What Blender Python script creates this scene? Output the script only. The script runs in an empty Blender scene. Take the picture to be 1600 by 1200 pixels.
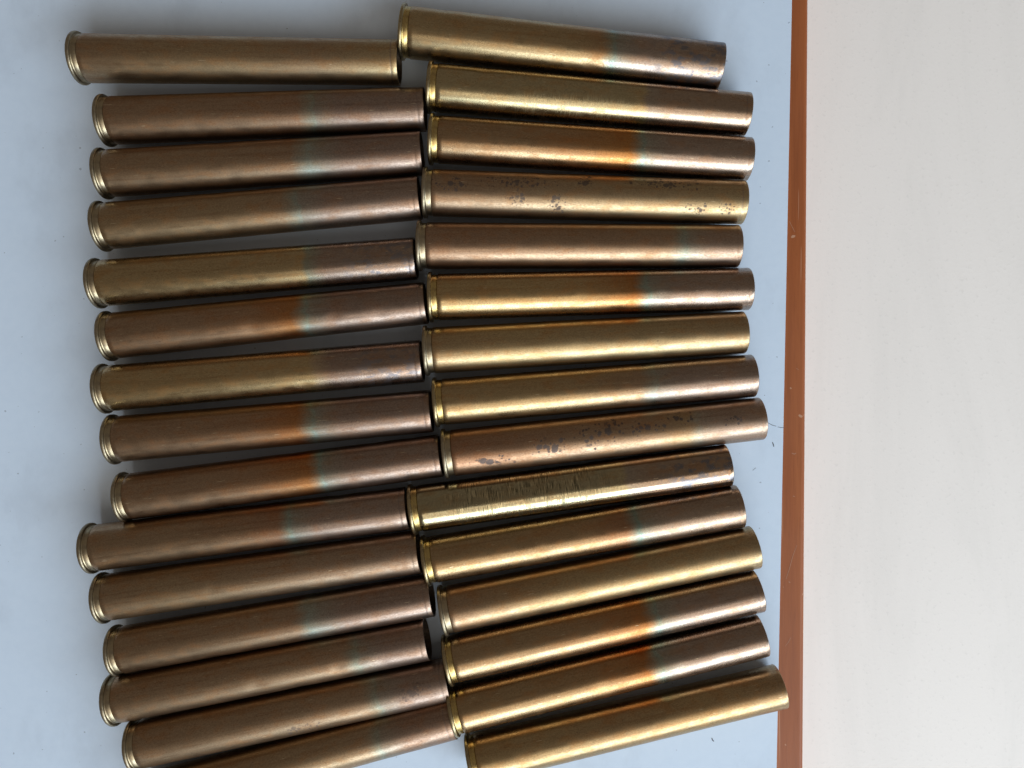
import bpy, math, random
from mathutils import Vector, Matrix

random.seed(7)
scene = bpy.context.scene
col = scene.collection

# ------------------------------------------------------------------ units
PX = 0.0001654            # metres per photograph pixel at the height of the cases' axes
AXIS = 36 * PX            # mean axis height above the sheet
CAM_H = 1180 * PX         # camera above the axis plane
CAM_Z = AXIS + CAM_H

# ------------------------------------------------------------------ camera
cam_data = bpy.data.cameras.new('camera')
cam = bpy.data.objects.new('camera', cam_data)
col.objects.link(cam)
cam.location = (0, 0, CAM_Z)
cam.rotation_euler = (0, 0, 0)
cam_data.sensor_width = 36
cam_data.lens = 36 * 1180 / 1600
cam_data.clip_start = 0.01
cam_data.clip_end = 50
scene.camera = cam

# ------------------------------------------------------------------ room light: dim indoor ambience + one large window
world = bpy.data.worlds.new('World')
scene.world = world
world.use_nodes = True
bg = world.node_tree.nodes['Background']
bg.inputs[0].default_value = (1.0, 0.84, 0.69, 1)
bg.inputs[1].default_value = 0.112

win = bpy.data.lights.new('window_light', 'AREA')
win.shape = 'RECTANGLE'
win.size = 1.9
win.size_y = 0.62
win.energy = 17.5
win.color = (0.75, 0.885, 1.0)
wo = bpy.data.objects.new('window_light', win)
col.objects.link(wo)
wo.location = (0.64, -0.98, 0.64)
wo.rotation_euler = (Vector((0.0, 0.0, 0.0)) - wo.location).to_track_quat('-Z', 'Y').to_euler()

# weak light thrown back by the room's warm ceiling above the window
ceil = bpy.data.lights.new('ceiling_bounce', 'AREA')
ceil.shape = 'RECTANGLE'
ceil.size = 0.9
ceil.size_y = 0.8
ceil.energy = 2.4
ceil.color = (1.0, 0.90, 0.78)
co = bpy.data.objects.new('ceiling_bounce', ceil)
col.objects.link(co)
co.location = (0.25, -0.72, 0.86)
co.rotation_euler = (Vector((0.0, 0.0, 0.0)) - co.location).to_track_quat('-Z', 'Y').to_euler()

vs = scene.view_settings
vs.view_transform = 'Standard'
vs.look = 'None'
vs.exposure = 0.50
vs.gamma = 1.0
vs.use_curve_mapping = False
scene.cycles.max_bounces = 10
scene.cycles.glossy_bounces = 6


def at(px, py, z):
    """Point at height z that the photograph shows at pixel (px, py)."""
    k = (CAM_Z - z) / 1180.0
    return Vector(((px - 800) * k, (600 - py) * k, z))


# ------------------------------------------------------------------ mesh helpers
def link_mesh(name, verts, faces, smooth=True, mats=(), face_mats=None):
    me = bpy.data.meshes.new(name)
    me.from_pydata(verts, [], faces)
    me.update()
    for m in mats:
        me.materials.append(m)
    if face_mats:
        me.polygons.foreach_set('material_index', face_mats)
    if smooth:
        me.polygons.foreach_set('use_smooth', [True] * len(me.polygons))
    return me


def lathe(name, profile, seg=72, inner_from=None):
    """Revolve (x, r) about the x axis; None splits the shading (new ring)."""
    verts, faces, fm = [], [], []
    rings = []
    prev = None
    for i, p in enumerate(profile):
        if p is None:
            prev = None
            continue
        x, r = p
        ring = []
        if r < 1e-7:
            verts.append((x, 0, 0))
            ring = [len(verts) - 1] * seg
        else:
            for k in range(seg):
                a = 2 * math.pi * k / seg
                verts.append((x, r * math.cos(a), r * math.sin(a)))
                ring.append(len(verts) - 1)
        if prev is not None:
            for k in range(seg):
                a, b = prev[k], prev[(k + 1) % seg]
                c, d = ring[(k + 1) % seg], ring[k]
                f = []
                for v in (a, d, c, b):
                    if v not in f:
                        f.append(v)
                faces.append(f)
                fm.append(1 if inner_from is not None and i >= inner_from else 0)
        prev = ring
    return link_mesh(name, verts, faces, True, (), fm)


def tag(o, label=None, cat=None, group=None, kind=None):
    if label: o['label'] = label
    if cat: o['category'] = cat
    if group: o['group'] = group
    if kind: o['kind'] = kind
    return o


def add(name, me, parent=None):
    o = bpy.data.objects.new(name, me)
    col.objects.link(o)
    if parent is not None:
        o.parent = parent
    return o


# ------------------------------------------------------------------ node helper
class NT:
    def __init__(self, name):
        self.mat = bpy.data.materials.new(name)
        self.mat.use_nodes = True
        self.t = self.mat.node_tree
        self.b = self.t.nodes['Principled BSDF']

    def n(self, kind, **kw):
        nd = self.t.nodes.new(kind)
        for k, v in kw.items():
            setattr(nd, k, v)
        return nd

    def l(self, a, b):
        self.t.links.new(a, b)

    def put(self, sock, v):
        if hasattr(v, 'is_output'):
            self.l(v, sock)
        else:
            sock.default_value = v

    def math(self, op, a, b=0.0, c=None, clamp=False):
        m = self.n('ShaderNodeMath', operation=op, use_clamp=clamp)
        self.put(m.inputs[0], a)
        self.put(m.inputs[1], b)
        if c is not None:
            self.put(m.inputs[2], c)
        return m.outputs[0]

    def ss(self, v, lo, hi, a=0.0, b=1.0):
        m = self.n('ShaderNodeMapRange', interpolation_type='SMOOTHSTEP')
        self.put(m.inputs[0], v)
        for i, q in enumerate((lo, hi, a, b)):
            self.put(m.inputs[i + 1], q)
        return m.outputs[0]

    def mix(self, f, a, b, blend='MIX'):
        m = self.n('ShaderNodeMix', data_type='RGBA', blend_type=blend)
        self.put(m.inputs[0], f)
        self.put(m.inputs[6], a)
        self.put(m.inputs[7], b)
        return m.outputs[2]

    def noise(self, vec, scale, detail=2.0, rough=0.5, dist=0.0):
        m = self.n('ShaderNodeTexNoise')
        if vec is not None:
            self.l(vec, m.inputs['Vector'])
        m.inputs['Scale'].default_value = scale
        m.inputs['Detail'].default_value = detail
        m.inputs['Roughness'].default_value = rough
        m.inputs['Distortion'].default_value = dist
        return m.outputs['Fac']

    def mapping(self, vec, loc=(0, 0, 0), scale=(1, 1, 1), rot=(0, 0, 0)):
        m = self.n('ShaderNodeMapping')
        self.l(vec, m.inputs[0])
        m.inputs[1].default_value = loc
        m.inputs[2].default_value = rot
        m.inputs[3].default_value = scale
        return m.outputs[0]

    def ramp(self, fac, stops, interp='LINEAR'):
        m = self.n('ShaderNodeValToRGB')
        m.color_ramp.interpolation = interp
        el = m.color_ramp.elements
        el[0].position, el[0].color = stops[0][0], (*stops[0][1], 1)
        el[1].position, el[1].color = stops[-1][0], (*stops[-1][1], 1)
        for p, c in stops[1:-1]:
            e = el.new(p)
            e.color = (*c, 1)
        self.l(fac, m.inputs[0])
        return m.outputs[0]


# ------------------------------------------------------------------ setting: pale table, wooden board, sheet
def table_material():
    m = NT('pale_table')
    tc = m.n('ShaderNodeTexCoord').outputs['Object']
    a = m.noise(tc, 14, 5, 0.6)
    b = m.noise(tc, 900, 3, 0.6)
    v = m.noise(m.mapping(tc, scale=(30, 6, 1)), 1.0, 6, 0.7, 0.6)
    c = m.mix(a, (0.92, 0.87, 0.83, 1), (0.94, 0.89, 0.85, 1))
    c = m.mix(m.ss(v, 0.45, 0.75, 0, 0.4), c, (0.78, 0.745, 0.71, 1))
    c = m.mix(m.ss(b, 0.58, 0.72, 0, 0.14), c, (0.52, 0.50, 0.47, 1))
    m.l(c, m.b.inputs['Base Color'])
    m.b.inputs['Roughness'].default_value = 0.62
    bp = m.n('ShaderNodeBump')
    bp.inputs['Strength'].default_value = 0.10
    bp.inputs['Distance'].default_value = 0.0003
    m.l(b, bp.inputs['Height'])
    m.l(bp.outputs[0], m.b.inputs['Normal'])
    return m.mat


def wood_material():
    m = NT('orange_brown_lacquered_wood')
    tc = m.n('ShaderNodeTexCoord').outputs['Object']
    g = m.noise(m.mapping(tc, scale=(260, 9, 60)), 1.0, 6, 0.62, 0.4)
    f = m.noise(m.mapping(tc, scale=(2600, 120, 600)), 1.0, 3, 0.6)
    broad = m.noise(tc, 22, 3)
    c = m.ramp(g, [(0.25, (0.25, 0.068, 0.020)), (0.5, (0.33, 0.096, 0.030)), (0.75, (0.40, 0.130, 0.045))])
    c = m.mix(m.ss(f, 0.5, 0.8, 0, 0.35), c, (0.13, 0.035, 0.013, 1))
    c = m.mix(m.ss(broad, 0.4, 0.7, 0, 0.25), c, (0.36, 0.13, 0.06, 1))
    # fine light scratches
    for k, (rot, thr) in enumerate(((0.35, 0.735), (-0.5, 0.745), (1.2, 0.75))):
        s = m.noise(m.mapping(tc, loc=(k * 3.1, k, 0), rot=(0, 0, rot), scale=(1500, 28, 1)), 1.0, 1, 0.4)
        c = m.mix(m.ss(s, thr, thr + 0.03, 0, 0.55), c, (0.50, 0.25, 0.15, 1))
    dots = m.noise(m.mapping(tc, loc=(4, 2, 0)), 420, 1, 0.4)
    c = m.mix(m.ss(dots, 0.775, 0.80, 0, 0.7), c, (0.55, 0.33, 0.22, 1))
    m.l(c, m.b.inputs['Base Color'])
    m.l(m.ss(g, 0.2, 0.8, 0.50, 0.38), m.b.inputs['Roughness'])
    m.b.inputs['Specular IOR Level'].default_value = 0.35
    bp = m.n('ShaderNodeBump')
    bp.inputs['Strength'].default_value = 0.25
    bp.inputs['Distance'].default_value = 0.0001
    m.l(m.math('ADD', g, f), bp.inputs['Height'])
    m.l(bp.outputs[0], m.b.inputs['Normal'])
    return m.mat


def sheet_material():
    m = NT('pale_blue_white_sheet')
    tc = m.n('ShaderNodeTexCoord').outputs['Object']
    fine = m.noise(tc, 2600, 4, 0.65)
    mott = m.noise(tc, 420, 3, 0.55)
    broad = m.noise(tc, 16, 3, 0.5)
    c = m.mix(broad, (0.645, 0.765, 0.915, 1), (0.68, 0.79, 0.93, 1))
    c = m.mix(m.ss(mott, 0.3, 0.75, 0, 0.14), c, (0.53, 0.66, 0.83, 1))
    c = m.mix(m.ss(fine, 0.55, 0.8, 0, 0.16), c, (0.49, 0.61, 0.78, 1))
    smear = m.noise(m.mapping(tc, scale=(60, 35, 1), rot=(0, 0, 0.5), loc=(2, 8, 0)), 1.0, 5, 0.65)
    c = m.mix(m.ss(smear, 0.50, 0.72, 0, 0.30), c, (0.50, 0.585, 0.70, 1))
    spk = m.noise(m.mapping(tc, loc=(1.3, 5.1, 0)), 900, 1, 0.3)
    c = m.mix(m.ss(spk, 0.785, 0.80, 0, 0.45), c, (0.16, 0.18, 0.22, 1))
    m.l(c, m.b.inputs['Base Color'])
    m.b.inputs['Roughness'].default_value = 0.58
    m.b.inputs['Specular IOR Level'].default_value = 0.25
    bp = m.n('ShaderNodeBump')
    bp.inputs['Strength'].default_value = 0.35
    bp.inputs['Distance'].default_value = 0.00006
    m.l(m.math('ADD', fine, mott), bp.inputs['Height'])
    m.l(bp.outputs[0], m.b.inputs['Normal'])
    return m.mat


SHEET_T = 0.00035
BOARD_T = 0.012


def slab(name, pts, z0, z1, bev, mat, bsegs=3):
    """Prism over a convex outline with rounded upper edges."""
    n = len(pts)
    cx = sum(p[0] for p in pts) / n
    cy = sum(p[1] for p in pts) / n

    def inset(d):
        out = []
        for i in range(n):
            p0, p1, p2 = Vector(pts[i - 1]), Vector(pts[i]), Vector(pts[(i + 1) % n])
            e1, e2 = (p1 - p0).normalized(), (p2 - p1).normalized()
            n1, n2 = Vector((-e1.y, e1.x)), Vector((-e2.y, e2.x))
            b = (n1 + n2)
            b = b / b.dot(n1)
            out.append(p1 + b * d)
        return out
    verts, faces, rings = [], [], []
    levels = [(0.0, z0), (0.0, z1 - bev)]
    for k in range(1, bsegs + 1):
        a = math.pi / 2 * k / bsegs
        levels.append((bev * (1 - math.cos(a)), z1 - bev + bev * math.sin(a)))
    for d, z in levels:
        r = []
        for p in inset(d):
            verts.append((p.x, p.y, z))
            r.append(len(verts) - 1)
        rings.append(r)
    for a, b in zip(rings, rings[1:]):
        for i in range(n):
            faces.append((a[i], a[(i + 1) % n], b[(i + 1) % n], b[i]))
    faces.append(tuple(rings[-1]))
    faces.append(tuple(reversed(rings[0])))
    me = link_mesh(name, verts, faces, False, (mat,))
    return add(name, me)


M_table = table_material()
M_wood = wood_material()
M_sheet = sheet_material()

zt = -SHEET_T - BOARD_T
tbl = slab('table_top', [(-0.55, -0.45), (0.60, -0.45), (0.60, 0.45), (-0.55, 0.45)], zt - 0.025, zt, 0.002, M_table)
tag(tbl, kind='structure')

e0, e1 = at(1264, 0, -SHEET_T), at(1256, 1200, -SHEET_T)
d = (e1 - e0) / 1200
b0, b1 = e0 - d * 500, e1 + d * 450
board = slab('wooden_board', [(-0.33, b1.y), (b1.x, b1.y), (b0.x, b0.y), (-0.33, b0.y)],
             -SHEET_T - BOARD_T + 0.0001, -SHEET_T - 0.00002, 0.0012, M_wood, 4)
tag(board, 'orange brown lacquered wooden board under the white sheet', 'board')

s0, s1 = at(1237.5, 0, 0), at(1213.5, 1200, 0)
d = (s1 - s0) / 1200
p0, p1 = s0 - d * 380, s1 + d * 330
sheet = slab('paper_sheet', [(-0.30, p1.y), (p1.x, p1.y), (p0.x, p0.y), (-0.30, p0.y)], -SHEET_T, 0.0, 0.00006, M_sheet, 2)
tag(sheet, 'pale bluish white sheet of stiff paper under all the brass cases', 'paper sheet')


# small pencil ticks on the sheet
def flat_material(name, c, rough):
    m = NT(name)
    m.b.inputs['Base Color'].default_value = (*c, 1)
    m.b.inputs['Roughness'].default_value = rough
    return m.mat


M_tick = flat_material('graphite_mark', (0.10, 0.115, 0.14), 0.6)


def tick(pts, w, name='pencil_mark', z=0.00003, mat=None, parent=None):
    P = [at(x, y, z) for x, y in pts]
    vs_, fs = [], []
    for i, p in enumerate(P):
        a, b = P[max(i - 1, 0)], P[min(i + 1, len(P) - 1)]
        t = (b - a).normalized()
        nrm = Vector((-t.y, t.x, 0)) * w * PX * (0.35 if i in (0, len(P) - 1) else 0.5)
        vs_ += [tuple(p + nrm), tuple(p - nrm)]
    for i in range(len(P) - 1):
        fs.append((2 * i, 2 * i + 1, 2 * i + 3, 2 * i + 2))
    add(name, link_mesh(name, vs_, fs, False, (mat or M_tick,)), parent or sheet)


tick([(1112, 1153), (1113.5, 1156.5), (1115.5, 1158.5)], 2.0)
tick([(1207, 691), (1208.5, 695), (1209, 698)], 1.8)
tick([(1199, 660), (1206, 664), (1213, 666)], 0.9)
tick([(1215, 667), (1220, 668.2), (1226, 668)], 0.9)
tick([(1201, 101), (1202, 102)], 1.6)
tick([(448, 44), (449, 45.2)], 1.6)
tick([(1176, 735), (1181, 731)], 0.7)
M_scr = flat_material('pale_scratch', (0.42, 0.21, 0.13), 0.5)
for pts, w in (([(1228, 905), (1233, 890), (1239, 868), (1245, 852)], 0.8), ([(1233, 345), (1238, 355), (1242, 363)], 0.8),
               ([(1237, 708), (1241, 709.5), (1244, 708)], 1.6), ([(1239, 775), (1242, 776)], 1.6), ([(1232, 909), (1235, 910)], 1.8),
               ([(1227, 1010), (1232, 1003), (1236, 996)], 0.7), ([(1244, 575), (1248, 578)], 1.1)):
    tick(pts, w, 'scratch', -SHEET_T + 0.00002, M_scr, board)

# ------------------------------------------------------------------ brass
GOLD = (0.76, 0.61, 0.34)
OLIVE = (0.62, 0.51, 0.31)
DGOLD = (0.60, 0.46, 0.26)
BROWN = (0.53, 0.41, 0.285)
RED = (0.50, 0.355, 0.255)
ORANGE = (0.64, 0.32, 0.11)
RUST = (0.47, 0.22, 0.11)
CYAN = (0.40, 0.51, 0.465)
PALE = (0.50, 0.54, 0.50)
MAUVE = (0.52, 0.44, 0.385)
PURP = (0.45, 0.365, 0.32)


TARN = 0.73      # overall dulling of the old brass


def mixc(a, b, t):
    return tuple(x + (y - x) * t for x, y in zip(a, b))


def brass_material(name, stops, rough=0.30, spots=0.0, sanded=None, streak=0.45,
                   mouth_stain=0.0, seed=0.0, wobble=0.028, pits=0.3, rings=0.5, spot_scale=1.0, clusters=()):
    m = NT(name)
    L = 499 * PX
    tc = m.n('ShaderNodeTexCoord').outputs['Object']
    mm = m.mapping(tc, loc=(seed * 1.7, seed * 0.9, seed * 2.3), scale=(1000, 1000, 1000))   # millimetres
    sep = m.n('ShaderNodeSeparateXYZ')
    m.l(tc, sep.inputs[0])
    u = m.math('DIVIDE', sep.outputs[0], L)
    w = m.noise(m.mapping(mm, scale=(0.12, 0.32, 0.32)), 1.0, 3, 0.55)
    uw = m.math('ADD', u, m.math('MULTIPLY', m.math('SUBTRACT', w, 0.5), wobble * 2))
    st0 = m.noise(m.mapping(mm, scale=(0.03, 0.55, 0.55), loc=(1, 2, 3)), 1.0, 3, 0.55)
    before = m.ss(uw, 0.50, 0.57, 1.0, 0.0)        # tint runs back along the case in uneven tongues
    uw = m.math('ADD', uw, m.math('MULTIPLY', before, m.math('MULTIPLY', m.math('SUBTRACT', st0, 0.5), 0.22)))
    base = m.ramp(uw, stops)
    # long drawn streaks and clouds of tarnish
    st = m.noise(m.mapping(mm, scale=(0.05, 1.25, 1.25)), 1.0, 4, 0.6)
    cl = m.noise(m.mapping(mm, scale=(0.22, 0.42, 0.42)), 1.0, 4, 0.6)
    dark = m.mix(1.0, base, (0.70, 0.58, 0.50, 1), 'MULTIPLY')
    warm = m.mix(1.0, base, (0.98, 0.76, 0.58, 1), 'MULTIPLY')
    c = m.mix(m.ss(st, 0.46, 0.70, 0, streak), base, dark)
    c = m.mix(m.ss(cl, 0.44, 0.70, 0, 0.65), c, warm)
    # grain
    gr = m.noise(m.mapping(mm, scale=(2.2, 3.4, 3.4)), 1.0, 3, 0.65)
    c = m.mix(m.ss(gr, 0.32, 0.72, 0.0, 0.5), c, m.mix(1.0, c, (0.42, 0.38, 0.36, 1), 'MULTIPLY'))
    rg = m.math('ADD', m.ss(gr, 0.25, 0.8, -0.03, 0.06), m.ss(cl, 0.3, 0.7, rough - 0.035, rough + 0.045))
    h = m.math('MULTIPLY', gr, 0.45)
    # sparse pits
    c = m.mix(1.0, c, (TARN * 1.05, TARN * 0.98, TARN * 0.90, 1), 'MULTIPLY')
    pt = m.noise(m.mapping(mm, scale=(1.1, 1.5, 1.5), loc=(9, 3, 1)), 1.0, 2, 0.4)
    pm = m.ss(pt, 0.715, 0.745, 0, pits)
    c = m.mix(pm, c, (0.09, 0.07, 0.06, 1))
    rg = m.math('ADD', rg, m.math('MULTIPLY', pm, 0.2))
    # handling smudges: patchy tarnish that also changes the gloss
    sg = m.noise(m.mapping(mm, scale=(0.30, 0.55, 0.55), loc=(11, 5, 2)), 1.0, 5, 0.68, 0.4)
    sgm = m.ss(sg, 0.50, 0.70, 0, 0.26)
    c = m.mix(sgm, c, m.mix(1.0, c, (0.66, 0.56, 0.50, 1), 'MULTIPLY'))
    rg = m.math('ADD', rg, m.ss(sg, 0.40, 0.66, -0.012, 0.025))
    fs = m.noise(m.mapping(mm, scale=(1.3, 1.8, 1.8), loc=(3, 9, 6)), 1.0, 3, 0.6)
    c = m.mix(m.ss(fs, 0.62, 0.72, 0, 0.38), c, m.mix(1.0, c, (0.50, 0.44, 0.42, 1), 'MULTIPLY'))
    # fine drawing lines round and along the case
    cir = m.noise(m.mapping(mm, scale=(7.5, 0.10, 0.10)), 1.0, 2, 0.6)
    lon = m.noise(m.mapping(mm, scale=(0.12, 7.0, 7.0)), 1.0, 2, 0.6)
    h = m.math('ADD', h, m.math('MULTIPLY', cir, 0.28))
    h = m.math('ADD', h, m.math('MULTIPLY', lon, 0.22))
    wv = m.noise(m.mapping(mm, scale=(0.10, 0.28, 0.28), loc=(4, 4, 9)), 1.0, 2, 0.5)
    h = m.math('ADD', h, m.math('MULTIPLY', wv, 1.4))
    # a few bright nicks
    nk = m.noise(m.mapping(mm, scale=(0.35, 5.0, 5.0), rot=(0, 0, 0.35), loc=(2, 7, 5)), 1.0, 1, 0.4)
    nm = m.ss(nk, 0.765, 0.79, 0, 0.8)
    c = m.mix(nm, c, (0.78, 0.66, 0.45, 1))
    h = m.math('SUBTRACT', h, m.math('MULTIPLY', nm, 0.5))
    if spots > 0:
        boost = 0.0
        for (u0, du, y0, dy) in clusters:          # where the corrosion gathers: along, and round the case
            a = m.math('DIVIDE', m.math('SUBTRACT', u, u0), du)
            b = m.math('DIVIDE', m.math('SUBTRACT', m.math('DIVIDE', sep.outputs[1], 34 * PX), y0), dy)
            dd = m.math('SQRT', m.math('ADD', m.math('MULTIPLY', a, a), m.math('MULTIPLY', b, b)))
            boost = m.math('MAXIMUM', boost, m.ss(dd, 0.1, 1.0, 1.0, 0.0))
        wn = m.n('ShaderNodeTexNoise')
        m.l(mm, wn.inputs['Vector'])
        wn.inputs['Scale'].default_value = 2.6
        wn.inputs['Detail'].default_value = 3.0
        wa = m.n('ShaderNodeVectorMath', operation='MULTIPLY_ADD')
        m.l(wn.outputs['Color'], wa.inputs[0])
        wa.inputs[1].default_value = (0.55, 0.55, 0.55)
        m.l(mm, wa.inputs[2])
        df = None
        for vsx, gain in ((0.62 * spot_scale, 1.0), (1.5 * spot_scale, 0.9)):     # large and small patches
            vo = m.n('ShaderNodeTexVoronoi', feature='F1')
            m.l(wa.outputs[0], vo.inputs['Vector'])
            vo.inputs['Scale'].default_value = vsx
            sc3 = m.n('ShaderNodeSeparateColor')
            m.l(vo.outputs['Color'], sc3.inputs[0])
            rad = m.math('SUBTRACT', m.math('MULTIPLY', sc3.outputs[0], m.math('ADD', 0.31, m.math('MULTIPLY', boost, 0.80 * gain))), 0.23)
            q = m.math('SUBTRACT', rad, vo.outputs['Distance'])
            df = q if df is None else m.math('MAXIMUM', df, q)
        halo = m.ss(df, -0.16, 0.06, 0, 0.45 * spots)
        c = m.mix(halo, c, m.mix(1.0, c, (0.52, 0.46, 0.44, 1), 'MULTIPLY'))
        sm = m.ss(df, -0.04, 0.16, 0, spots)
        c = m.mix(sm, c, (0.10, 0.085, 0.082, 1))
        rg = m.math('ADD', rg, m.math('MULTIPLY', m.math('ADD', halo, sm), 0.14))
        h = m.math('SUBTRACT', h, m.math('MULTIPLY', sm, 0.9))
    if sanded:
        lo, hi, amt = sanded
        sc = m.noise(m.mapping(mm, scale=(5.5, 0.34, 0.34), rot=(0, 0, 0.05), loc=(1, 4, 2)), 1.0, 3, 0.7)
        pz = m.noise(m.mapping(mm, scale=(0.30, 0.50, 0.50), loc=(7, 1, 3)), 1.0, 4, 0.65)
        zone = m.math('MULTIPLY', m.ss(u, lo, lo + 0.10), m.ss(u, hi - 0.16, hi, 1, 0))
        z2 = m.math('MULTIPLY', zone, m.ss(pz, 0.40, 0.54))
        sm = m.math('MULTIPLY', m.ss(sc, 0.51, 0.57, 0, amt), z2)
        c = m.mix(sm, c, (0.15, 0.13, 0.075, 1))
        br = m.math('MULTIPLY', m.ss(sc, 0.46, 0.40, 0, amt * 0.45), z2)
        c = m.mix(br, c, (0.92, 0.80, 0.48, 1))
        rg = m.math('ADD', rg, m.math('MULTIPLY', z2, m.ss(sc, 0.4, 0.6, -0.02, 0.12)))
        h = m.math('ADD', h, m.math('MULTIPLY', m.math('MULTIPLY', sc, z2), 0.8 * amt))
    if mouth_stain > 0:
        ms = m.noise(m.mapping(mm, scale=(0.33, 0.5, 0.5), loc=(6, 6, 1)), 1.0, 4, 0.65)
        zone = m.ss(u, 0.74, 0.86)
        sm = m.math('MULTIPLY', m.ss(ms, 0.47, 0.60, 0, mouth_stain), zone)
        c = m.mix(sm, c, (0.17, 0.165, 0.18, 1))
        rg = m.math('ADD', rg, m.math('MULTIPLY', sm, 0.08))
    # faint ring a little behind the mouth
    ring = m.math('SUBTRACT', 1.0, m.ss(m.math('ABSOLUTE', m.math('SUBTRACT', u, 0.981)), 0.0008, 0.0024))
    c = m.mix(m.math('MULTIPLY', ring, rings), c, (0.22, 0.17, 0.15, 1))
    m.l(c, m.b.inputs['Base Color'])
    m.b.inputs['Metallic'].default_value = 1.0
    m.l(rg, m.b.inputs['Roughness'])
    bp = m.n('ShaderNodeBump')
    bp.inputs['Strength'].default_value = 0.34
    bp.inputs['Distance'].default_value = 0.000022
    m.l(h, bp.inputs['Height'])
    m.l(bp.outputs[0], m.b.inputs['Normal'])
    return m.mat


def plain_brass(name, a, b, rough):
    m = NT(name)
    tc = m.n('ShaderNodeTexCoord').outputs['Object']
    mm = m.mapping(tc, scale=(1000, 1000, 1000))
    s = m.noise(m.mapping(mm, scale=(0.5, 0.5, 0.5)), 1.0, 4, 0.6)
    g = m.noise(m.mapping(mm, scale=(6, 1.2, 1.2)), 1.0, 3, 0.6)
    c = m.mix(m.ss(s, 0.35, 0.68), (*a, 1), (*b, 1))
    c = m.mix(m.ss(g, 0.5, 0.75, 0, 0.4), c, (0.22, 0.16, 0.09, 1))
    m.l(c, m.b.inputs['Base Color'])
    m.b.inputs['Metallic'].default_value = 1.0
    m.l(m.ss(g, 0.3, 0.7, rough - 0.05, rough + 0.08), m.b.inputs['Roughness'])
    bp = m.n('ShaderNodeBump')
    bp.inputs['Strength'].default_value = 0.4
    bp.inputs['Distance'].default_value = 0.00003
    m.l(g, bp.inputs['Height'])
    m.l(bp.outputs[0], m.b.inputs['Normal'])
    return m.mat


M_rim = plain_brass('rim_brass', (0.42, 0.34, 0.19), (0.29, 0.235, 0.145), 0.30)
M_rim_dull = plain_brass('rim_brass_dull', (0.38, 0.325, 0.22), (0.25, 0.21, 0.155), 0.38)
M_band = plain_brass('turned_groove_brass', (0.55, 0.41, 0.155), (0.38, 0.27, 0.115), 0.28)
M_band_dull = plain_brass('turned_groove_brass_dull', (0.40, 0.33, 0.21), (0.28, 0.23, 0.16), 0.34)
M_primer = plain_brass('primer_metal', (0.60, 0.38, 0.24), (0.42, 0.28, 0.18), 0.32)
M_bore = plain_brass('sooty_bore', (0.10, 0.075, 0.055), (0.05, 0.04, 0.034), 0.55)

# ------------------------------------------------------------------ one case: rim, turned band, body, primer
L = 499 * PX
RIM_R = 39.3 * PX
BODY_R = 36.0 * PX
MOUTH_R = 33.2 * PX
X_RIM = 6.0 * PX
X_BAND = 14.5 * PX
WALL = 2.6 * PX


def body_r(x):
    t = (x - X_BAND) / (L - X_BAND)
    return BODY_R + (MOUTH_R - BODY_R) * t


prof = [(X_BAND, BODY_R - 1.4 * PX), (X_BAND + 0.5 * PX, BODY_R - 0.5 * PX), (X_BAND + 1.4 * PX, BODY_R)]
N = 70
xe = L - 10 * PX
for i in range(1, N + 1):
    x = X_BAND + 1.4 * PX + (xe - X_BAND - 1.4 * PX) * i / N
    prof.append((x, body_r(x)))
prof += [(L - 9 * PX, body_r(L) - 0.08 * PX), (L - 8 * PX, body_r(L) + 0.05 * PX),
         (L - 1.0 * PX, MOUTH_R + 0.05 * PX), (L - 0.3 * PX, MOUTH_R - 0.3 * PX), (L, MOUTH_R - 0.9 * PX),
         (L, MOUTH_R - WALL + 0.5 * PX)]
inner_start = len(prof)
prof += [(L - 0.8 * PX, MOUTH_R - WALL), (L - 60 * PX, MOUTH_R - WALL - 0.2 * PX), (L - 200 * PX, MOUTH_R - WALL - 1 * PX),
         (60 * PX, BODY_R - 9 * PX), (45 * PX, BODY_R - 16 * PX), (43 * PX, 0.0)]
BODIES = []
for vnt in range(6):
    me = lathe('body', prof, 72, inner_start)
    me.materials.append(M_bore)
    me.materials.append(M_bore)
    oval, oa = random.uniform(0.004, 0.016), random.uniform(0, math.pi)
    dents = [(random.uniform(0.06, 0.97) * L, random.uniform(0, 2 * math.pi), random.uniform(0.25, 0.7) * PX, random.uniform(6, 16) * PX)
             for _ in range(9)]
    for v in me.vertices:
        x, y, z = v.co
        a = math.atan2(z, y)
        f = 1 + oval * math.cos(2 * (a - oa)) * max(0.0, x / L - 0.5) * 2
        r = math.hypot(y, z)
        if r < 1e-7:
            continue
        dr = 0.0
        for dx, da, dep, w_ in dents:
            aa = (a - da + math.pi) % (2 * math.pi) - math.pi
            q = ((x - dx) / w_) ** 2 + (aa * BODY_R / w_) ** 2
            if q < 9:
                dr -= dep * math.exp(-q)
        k = f + dr / r
        v.co = (x, y * k, z * k)
    me.update()
    BODIES.append(me)

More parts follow.
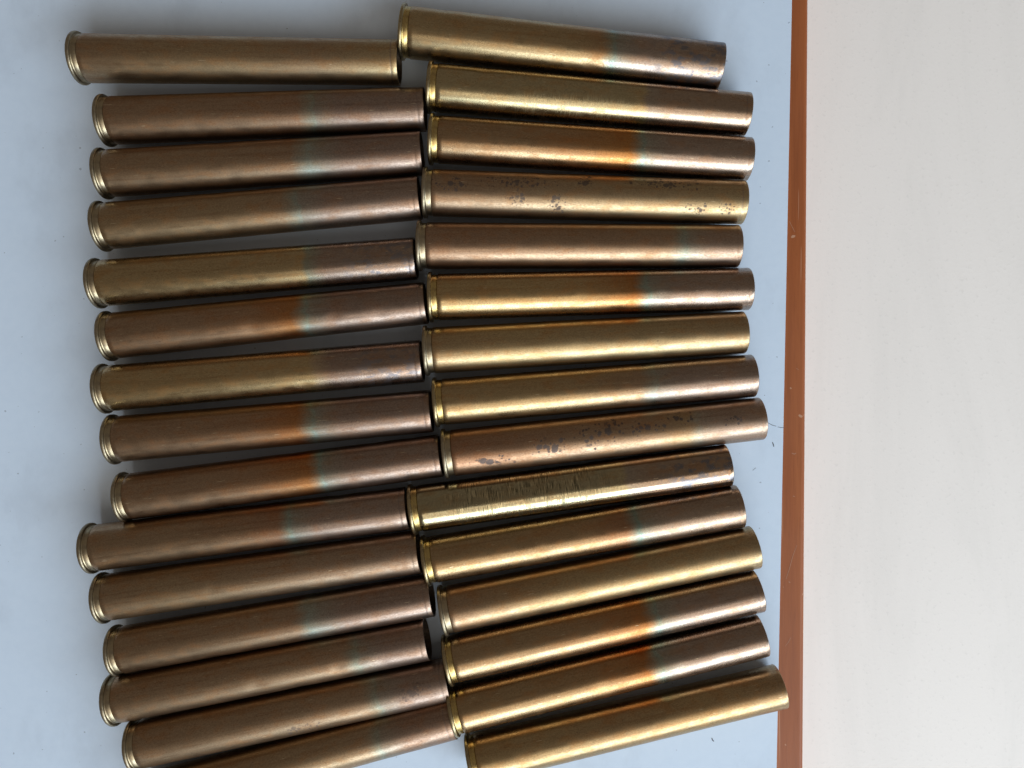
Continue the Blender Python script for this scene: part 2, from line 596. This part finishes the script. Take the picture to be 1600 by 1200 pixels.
ME_rim = lathe('rim', [(0.9 * PX, 16.5 * PX), (0.0, 18 * PX), None, (0.0, 18 * PX), (0.0, RIM_R - 1.8 * PX), (0.5 * PX, RIM_R - 0.6 * PX),
                       (1.6 * PX, RIM_R), (4.4 * PX, RIM_R), (5.5 * PX, RIM_R - 0.6 * PX), (X_RIM, RIM_R - 1.8 * PX),
                       (X_RIM + 0.05 * PX, BODY_R - 2.5 * PX)], 72)
ME_band = lathe('turned_groove', [(X_RIM - 0.3 * PX, BODY_R - 0.2 * PX), (X_RIM + 0.6 * PX, BODY_R - 1.0 * PX), (X_RIM + 1.4 * PX, BODY_R - 1.1 * PX),
                                  (X_BAND - 0.6 * PX, BODY_R - 1.0 * PX), (X_BAND, BODY_R - 1.5 * PX),
                                  (X_BAND + 0.2 * PX, BODY_R - 3 * PX)], 72)
ME_primer = lathe('primer', [(1.2 * PX, 16.6 * PX), (0.7 * PX, 16.0 * PX), (0.5 * PX, 15.0 * PX), (0.6 * PX, 5 * PX), (2.4 * PX, 3.0 * PX), (2.8 * PX, 0.0)], 48)
for me, m_ in ((ME_rim, M_rim), (ME_band, M_band), (ME_primer, M_primer)):
    me.materials.append(m_)


def heat(b, pre, hot, cool, post, mouth=None, hw=0.10, cw=0.026, head=None, soft=0.014):
    """Colour stops along a case with an annealing line at fraction b."""
    hot = mixc(hot, pre, 0.06)
    cool = mixc(cool, (0.40, 0.54, 0.52), 0.12)
    s = [(0.0, head or pre), (max(0.05, b - 0.36), pre), (b - hw - 0.07, mixc(pre, hot, 0.25)), (b - 0.028, hot), (b - soft, mixc(hot, cool, 0.25)),
         (b + soft, cool), (b + cw, mixc(cool, post, 0.55)), (b + cw + 0.07, post), (1.0, mouth or post)]
    return [(min(max(p, 0), 1), c) for p, c in s]


def plain(*cols):
    n = len(cols)
    return [(i / (n - 1), c) for i, c in enumerate(cols)]


def polish(b, pre, post, cool=None):
    return [(0.0, pre), (b - 0.05, pre), (b - 0.008, mixc(pre, GOLD, 0.3)), (b + 0.010, cool or mixc(post, PALE, 0.35)), (b + 0.06, post), (1.0, post)]


GR = 'brass cases in the right row'
GL = 'brass cases in the left row'

CASES = [
    # head (x, y), mouth (x, y), stops, options, label, dull rim
    ((625.3, 50.5), (1127, 106.0), heat(0.646, OLIVE, mixc(OLIVE, RUST, 0.35), CYAN, MAUVE, hw=0.06),
     dict(rough=0.27, mouth_stain=0.9), 'topmost brass case of the right row, with wide shiny rim and worn mouth', 0, GR),
    ((667, 136.5), (1169, 179.5), polish(0.667, (0.64, 0.57, 0.36), mixc(MAUVE, BROWN, 0.4)),
     dict(rough=0.22, sanded=(0.22, 0.70, 0.16), streak=0.2), 'polished brass case with pale scuffs, second from top in the right row', 0, GR),
    ((671.3, 217.5), (1170, 249), heat(0.642, mixc(RED, DGOLD, 0.5), ORANGE, CYAN, MAUVE, hw=0.16),
     dict(rough=0.26), 'brass case with orange heat tint and blue line, third from top in right row', 0, GR),
    ((661.6, 301), (1161, 316.5), plain(mixc(RED, BROWN, 0.5), BROWN, mixc(BROWN, OLIVE, 0.5), mixc(BROWN, OLIVE, 0.7), OLIVE),
     dict(rough=0.35, spots=0.72, spot_scale=1.25, clusters=((0.29, 0.06, -0.35, 0.5), (0.41, 0.05, -0.5, 0.7), (0.30, 0.2, 0.35, 0.5), (0.50, 0.05, 0.5, 0.5), (0.84, 0.07, -0.5, 0.5), (0.93, 0.05, -0.5, 0.5), (0.75, 0.2, 0.5, 0.5), (0.08, 0.1, 0.2, 0.6))), 'dull brown brass case speckled with dark spots, fourth from top in right row', 1, GR),
    ((653, 384), (1152, 385), heat(0.805, mixc(RED, BROWN, 0.55), mixc(RED, BROWN, 0.7), mixc(CYAN, BROWN, 0.25), mixc(MAUVE, RED, 0.4), hw=0.03, cw=0.03, head=RED),
     dict(rough=0.33, streak=0.25), 'reddish brown brass case with faint green line near its mouth, fifth in right row', 1, GR),
    ((670.3, 464.6), (1169, 451.5), heat(0.660, mixc(GOLD, DGOLD, 0.4), mixc(ORANGE, RUST, 0.3), CYAN, mixc(MAUVE, PURP, 0.4), hw=0.09),
     dict(rough=0.25), 'golden brass case with orange and pale blue line, sixth from top in right row', 0, GR),
    ((664.5, 548), (1160, 519.5), plain(mixc(DGOLD, BROWN, 0.4), mixc(OLIVE, GOLD, 0.35), OLIVE, OLIVE, mixc(OLIVE, BROWN, 0.4)),
     dict(rough=0.33, streak=0.3), 'plain golden olive brass case without heat line, seventh from top in right row', 1, GR),
    ((679, 629), (1175, 587), heat(0.665, mixc(DGOLD, OLIVE, 0.5), mixc(BROWN, RED, 0.4), mixc(CYAN, MAUVE, 0.45), mixc(MAUVE, PURP, 0.5), hw=0.12, soft=0.02),
     dict(rough=0.29), 'brass case fading from gold to grey brown, eighth from top in right row', 0, GR),
    ((693.5, 709), (1188, 654), heat(0.775, mixc(RED, BROWN, 0.5), mixc(DGOLD, BROWN, 0.5), mixc(PALE, BROWN, 0.5), mixc(MAUVE, RED, 0.4), hw=0.05, head=mixc(RED, RUST, 0.4)),
     dict(rough=0.35, spots=0.8, spot_scale=0.8, clusters=((0.50, 0.16, 0.30, 0.75), (0.33, 0.10, -0.1, 0.6), (0.62, 0.10, 0.2, 0.5), (0.74, 0.08, 0.5, 0.5), (0.15, 0.12, -0.5, 0.4), (0.46, 0.05, -0.35, 0.3), (0.9, 0.06, 0.1, 0.5))), 'copper brown brass case with large black blotches in the right row', 1, GR),
    ((642, 796), (1136.5, 727), polish(0.672, (0.57, 0.54, 0.37), mixc(MAUVE, BROWN, 0.45)),
     dict(rough=0.14, sanded=(0.08, 0.675, 1.0), streak=0.3, mouth_stain=0.9), 'shiny brass case scored by sanding marks, set back left in the right row', 0, GR),
    ((664.5, 876), (1153.5, 791), heat(0.655, mixc(DGOLD, BROWN, 0.35), mixc(RUST, BROWN, 0.35), mixc(CYAN, (0.2, 0.38, 0.36), 0.4), mixc(MAUVE, BROWN, 0.3), hw=0.08),
     dict(rough=0.27), 'brass case with dark teal line, directly below the sanded shiny case', 0, GR),
    ((692, 954), (1177, 855), plain(mixc(RED, BROWN, 0.6), mixc(BROWN, DGOLD, 0.6), mixc(OLIVE, DGOLD, 0.5), OLIVE, mixc(OLIVE, BROWN, 0.3)),
     dict(rough=0.33, streak=0.3), 'plain dark gold brass case without heat line, fourth from bottom in right row', 1, GR),
    ((697.4, 1032), (1184, 922.5), heat(0.651, mixc(BROWN, DGOLD, 0.4), mixc(ORANGE, RUST, 0.4), CYAN, mixc(MAUVE, PURP, 0.2), hw=0.12),
     dict(rough=0.26), 'brass case with burnt orange tint and blue line, third from bottom in right row', 0, GR),
    ((706, 1111), (1189.5, 992), heat(0.648, mixc(DGOLD, BROWN, 0.4), mixc(ORANGE, RUST, 0.4), CYAN, mixc(MAUVE, PURP, 0.2), hw=0.12),
     dict(rough=0.25), 'brass case with orange tint and teal line, second from bottom in right row', 0, GR),
    ((736, 1187), (1216.5, 1072.5), plain(DGOLD, mixc(OLIVE, DGOLD, 0.4), mixc(DGOLD, BROWN, 0.3), DGOLD, mixc(DGOLD, BROWN, 0.5)),
     dict(rough=0.30), 'bottommost brass case of the right row, mouth overhanging the wooden board', 0, GR),
    # ---- left row: mouth, and the axis height at x = 351
    ((351, 94.5), (624, 98), plain(BROWN, mixc(BROWN, OLIVE, 0.4), mixc(BROWN, OLIVE, 0.5), mixc(BROWN, OLIVE, 0.2), OLIVE),
     dict(rough=0.36), 'topmost brass case of the left row, plain olive brown', 1, GL),
    ((351, 182.6), (664.5, 171), heat(0.645, mixc(RED, BROWN, 0.6), RED, mixc(CYAN, BROWN, 0.3), PURP, hw=0.1, soft=0.02),
     dict(rough=0.33), 'brass case second from top in the left row, beside the scuffed polished case', 1, GL),
    ((351, 259.7), (660, 239.5), heat(0.635, BROWN, mixc(BROWN, RED, 0.5), mixc(CYAN, PALE, 0.6), PURP, hw=0.1, cw=0.06, soft=0.02),
     dict(rough=0.33), 'brass case with wide pale line, third from top in the left row', 1, GL),
    ((351, 337), (656.5, 309.5), heat(0.615, mixc(BROWN, OLIVE, 0.4), BROWN, mixc(CYAN, PALE, 0.5), mixc(PURP, MAUVE, 0.4), hw=0.1, soft=0.02),
     dict(rough=0.32), 'brass case fourth from top in the left row, wide dark gap below it', 1, GL),
    ((351, 427.5), (650, 403.8), polish(0.665, mixc(OLIVE, GOLD, 0.2), mixc(PURP, MAUVE, 0.4), mixc(CYAN, OLIVE, 0.3)),
     dict(rough=0.25, mouth_stain=0.7), 'brass case with shiny olive end and stained mouth, fifth in left row', 1, GL),
    ((351, 506.5), (666, 473.5), heat(0.622, mixc(RED, BROWN, 0.6), mixc(ORANGE, RUST, 0.4), CYAN, PURP, hw=0.10),
     dict(rough=0.31), 'brass case with orange tint before blue line, sixth from top in left row', 1, GL),
    ((351, 591), (660, 564), polish(0.67, mixc(OLIVE, GOLD, 0.4), PURP, mixc(GOLD, MAUVE, 0.5)),
     dict(rough=0.26, mouth_stain=0.6), 'brass case with bright gold end and brown mouth half, seventh in left row', 1, GL),
    ((351, 671), (674.5, 642), heat(0.625, mixc(RED, BROWN, 0.55), mixc(ORANGE, RUST, 0.5), CYAN, PURP, hw=0.10),
     dict(rough=0.31), 'brass case with rusty orange tint, eighth from top in the left row', 1, GL),
    ((351, 756), (689, 711.5), heat(0.625, mixc(RED, BROWN, 0.6), mixc(ORANGE, RUST, 0.4), CYAN, PURP, hw=0.12),
     dict(rough=0.31), 'brass case pointing at the blotched case, ninth from top in left row', 1, GL),
    ((351, 830), (638, 793.5), heat(0.632, BROWN, mixc(RED, RUST, 0.4), CYAN, mixc(PURP, MAUVE, 0.3), hw=0.10),
     dict(rough=0.31), 'brass case pointing at the sanded shiny case, tenth in left row', 1, GL),
    ((351, 906), (655.5, 861.5), plain(BROWN, mixc(BROWN, OLIVE, 0.3), BROWN, mixc(BROWN, PURP, 0.3), mixc(PURP, BROWN, 0.4)),
     dict(rough=0.36), 'plain brown brass case without heat line, fifth from bottom in left row', 1, GL),
    ((351, 986.5), (675, 929.5), heat(0.610, BROWN, mixc(RED, BROWN, 0.5), mixc(CYAN, PALE, 0.6), PURP, hw=0.10, cw=0.06),
     dict(rough=0.31), 'brass case with broad pale blue line, fourth from bottom in left row', 1, GL),
    ((351, 1059), (668, 997.5), heat(0.772, BROWN, mixc(RED, BROWN, 0.6), mixc(CYAN, BROWN, 0.3), PURP, hw=0.06, cw=0.025),
     dict(rough=0.35), 'brass case with open dark mouth showing, third from bottom in left row', 1, GL),
    ((351, 1134), (701, 1061), heat(0.772, BROWN, mixc(BROWN, RED, 0.3), mixc(CYAN, BROWN, 0.3), PURP, hw=0.06, cw=0.025),
     dict(rough=0.36, spots=0.5, clusters=((0.55, 0.12, -0.5, 0.5), (0.9, 0.08, 0.1, 0.6))), 'brass case second from bottom in the left row', 1, GL),
    ((351, 1213.5), (708, 1120), heat(0.762, mixc(BROWN, OLIVE, 0.3), BROWN, mixc(CYAN, BROWN, 0.4), mixc(PURP, RED, 0.4), hw=0.06, cw=0.025),
     dict(rough=0.34), 'bottommost brass case of the left row, above bare paper', 1, GL),
]

SIN_TILT = (RIM_R - MOUTH_R) / L
first = None
for i, (hd, mo, stops, opt, label, dull, group) in enumerate(CASES):
    mouth = at(mo[0], mo[1], MOUTH_R)
    if group == GR:
        head = at(hd[0], hd[1], RIM_R)
        mid = (head + mouth) / 2
    else:
        head = at(hd[0], hd[1], AXIS)
        mid = None
    dirx = head - mouth
    dirx.z = 0
    dirx.normalize()
    h = L * math.sqrt(1 - SIN_TILT ** 2)
    if mid is None:
        base = mouth + dirx * h
    else:
        base = mid + dirx * (h / 2)
    base.z = RIM_R
    ax = -dirx * math.sqrt(1 - SIN_TILT ** 2)
    ax.z = -SIN_TILT
    ax.normalize()
    side = Vector((0, 0, 1)).cross(ax).normalized()
    up = ax.cross(side)
    rot = Matrix((ax, side, up)).transposed()
    root = bpy.data.objects.new('cartridge_case', None)
    col.objects.link(root)
    root.empty_display_size = 0.01
    root.matrix_world = Matrix.Translation(base) @ rot.to_4x4()
    if i == 0:                                  # this case is a touch stouter than the rest
        root.matrix_world = Matrix.Translation(base + Vector((0, 0, 0.05 * RIM_R))) @ rot.to_4x4() @ Matrix.Diagonal((1.0, 1.055, 1.055, 1))
    tag(root, label, 'cartridge case', group)
    body = add('body', BODIES[(i * 5 + i // 6) % 6], root)
    opt.setdefault('seed', i * 3.7 + 1.0)
    opt['rough'] = opt['rough'] + 0.015
    opt.setdefault('rings', random.choice((0.05, 0.1, 0.2, 0.4, 0.5)))
    mat = brass_material('tarnished_brass', stops, **opt)
    body.material_slots[0].link = 'OBJECT'
    body.material_slots[0].material = mat
    rim = add('rim', ME_rim, root)
    band = add('turned_groove', ME_band, root)
    prim = add('primer', ME_primer, root)
    if dull:
        for o_, m_ in ((rim, M_rim_dull), (band, M_band_dull)):
            o_.material_slots[0].link = 'OBJECT'
            o_.material_slots[0].material = m_
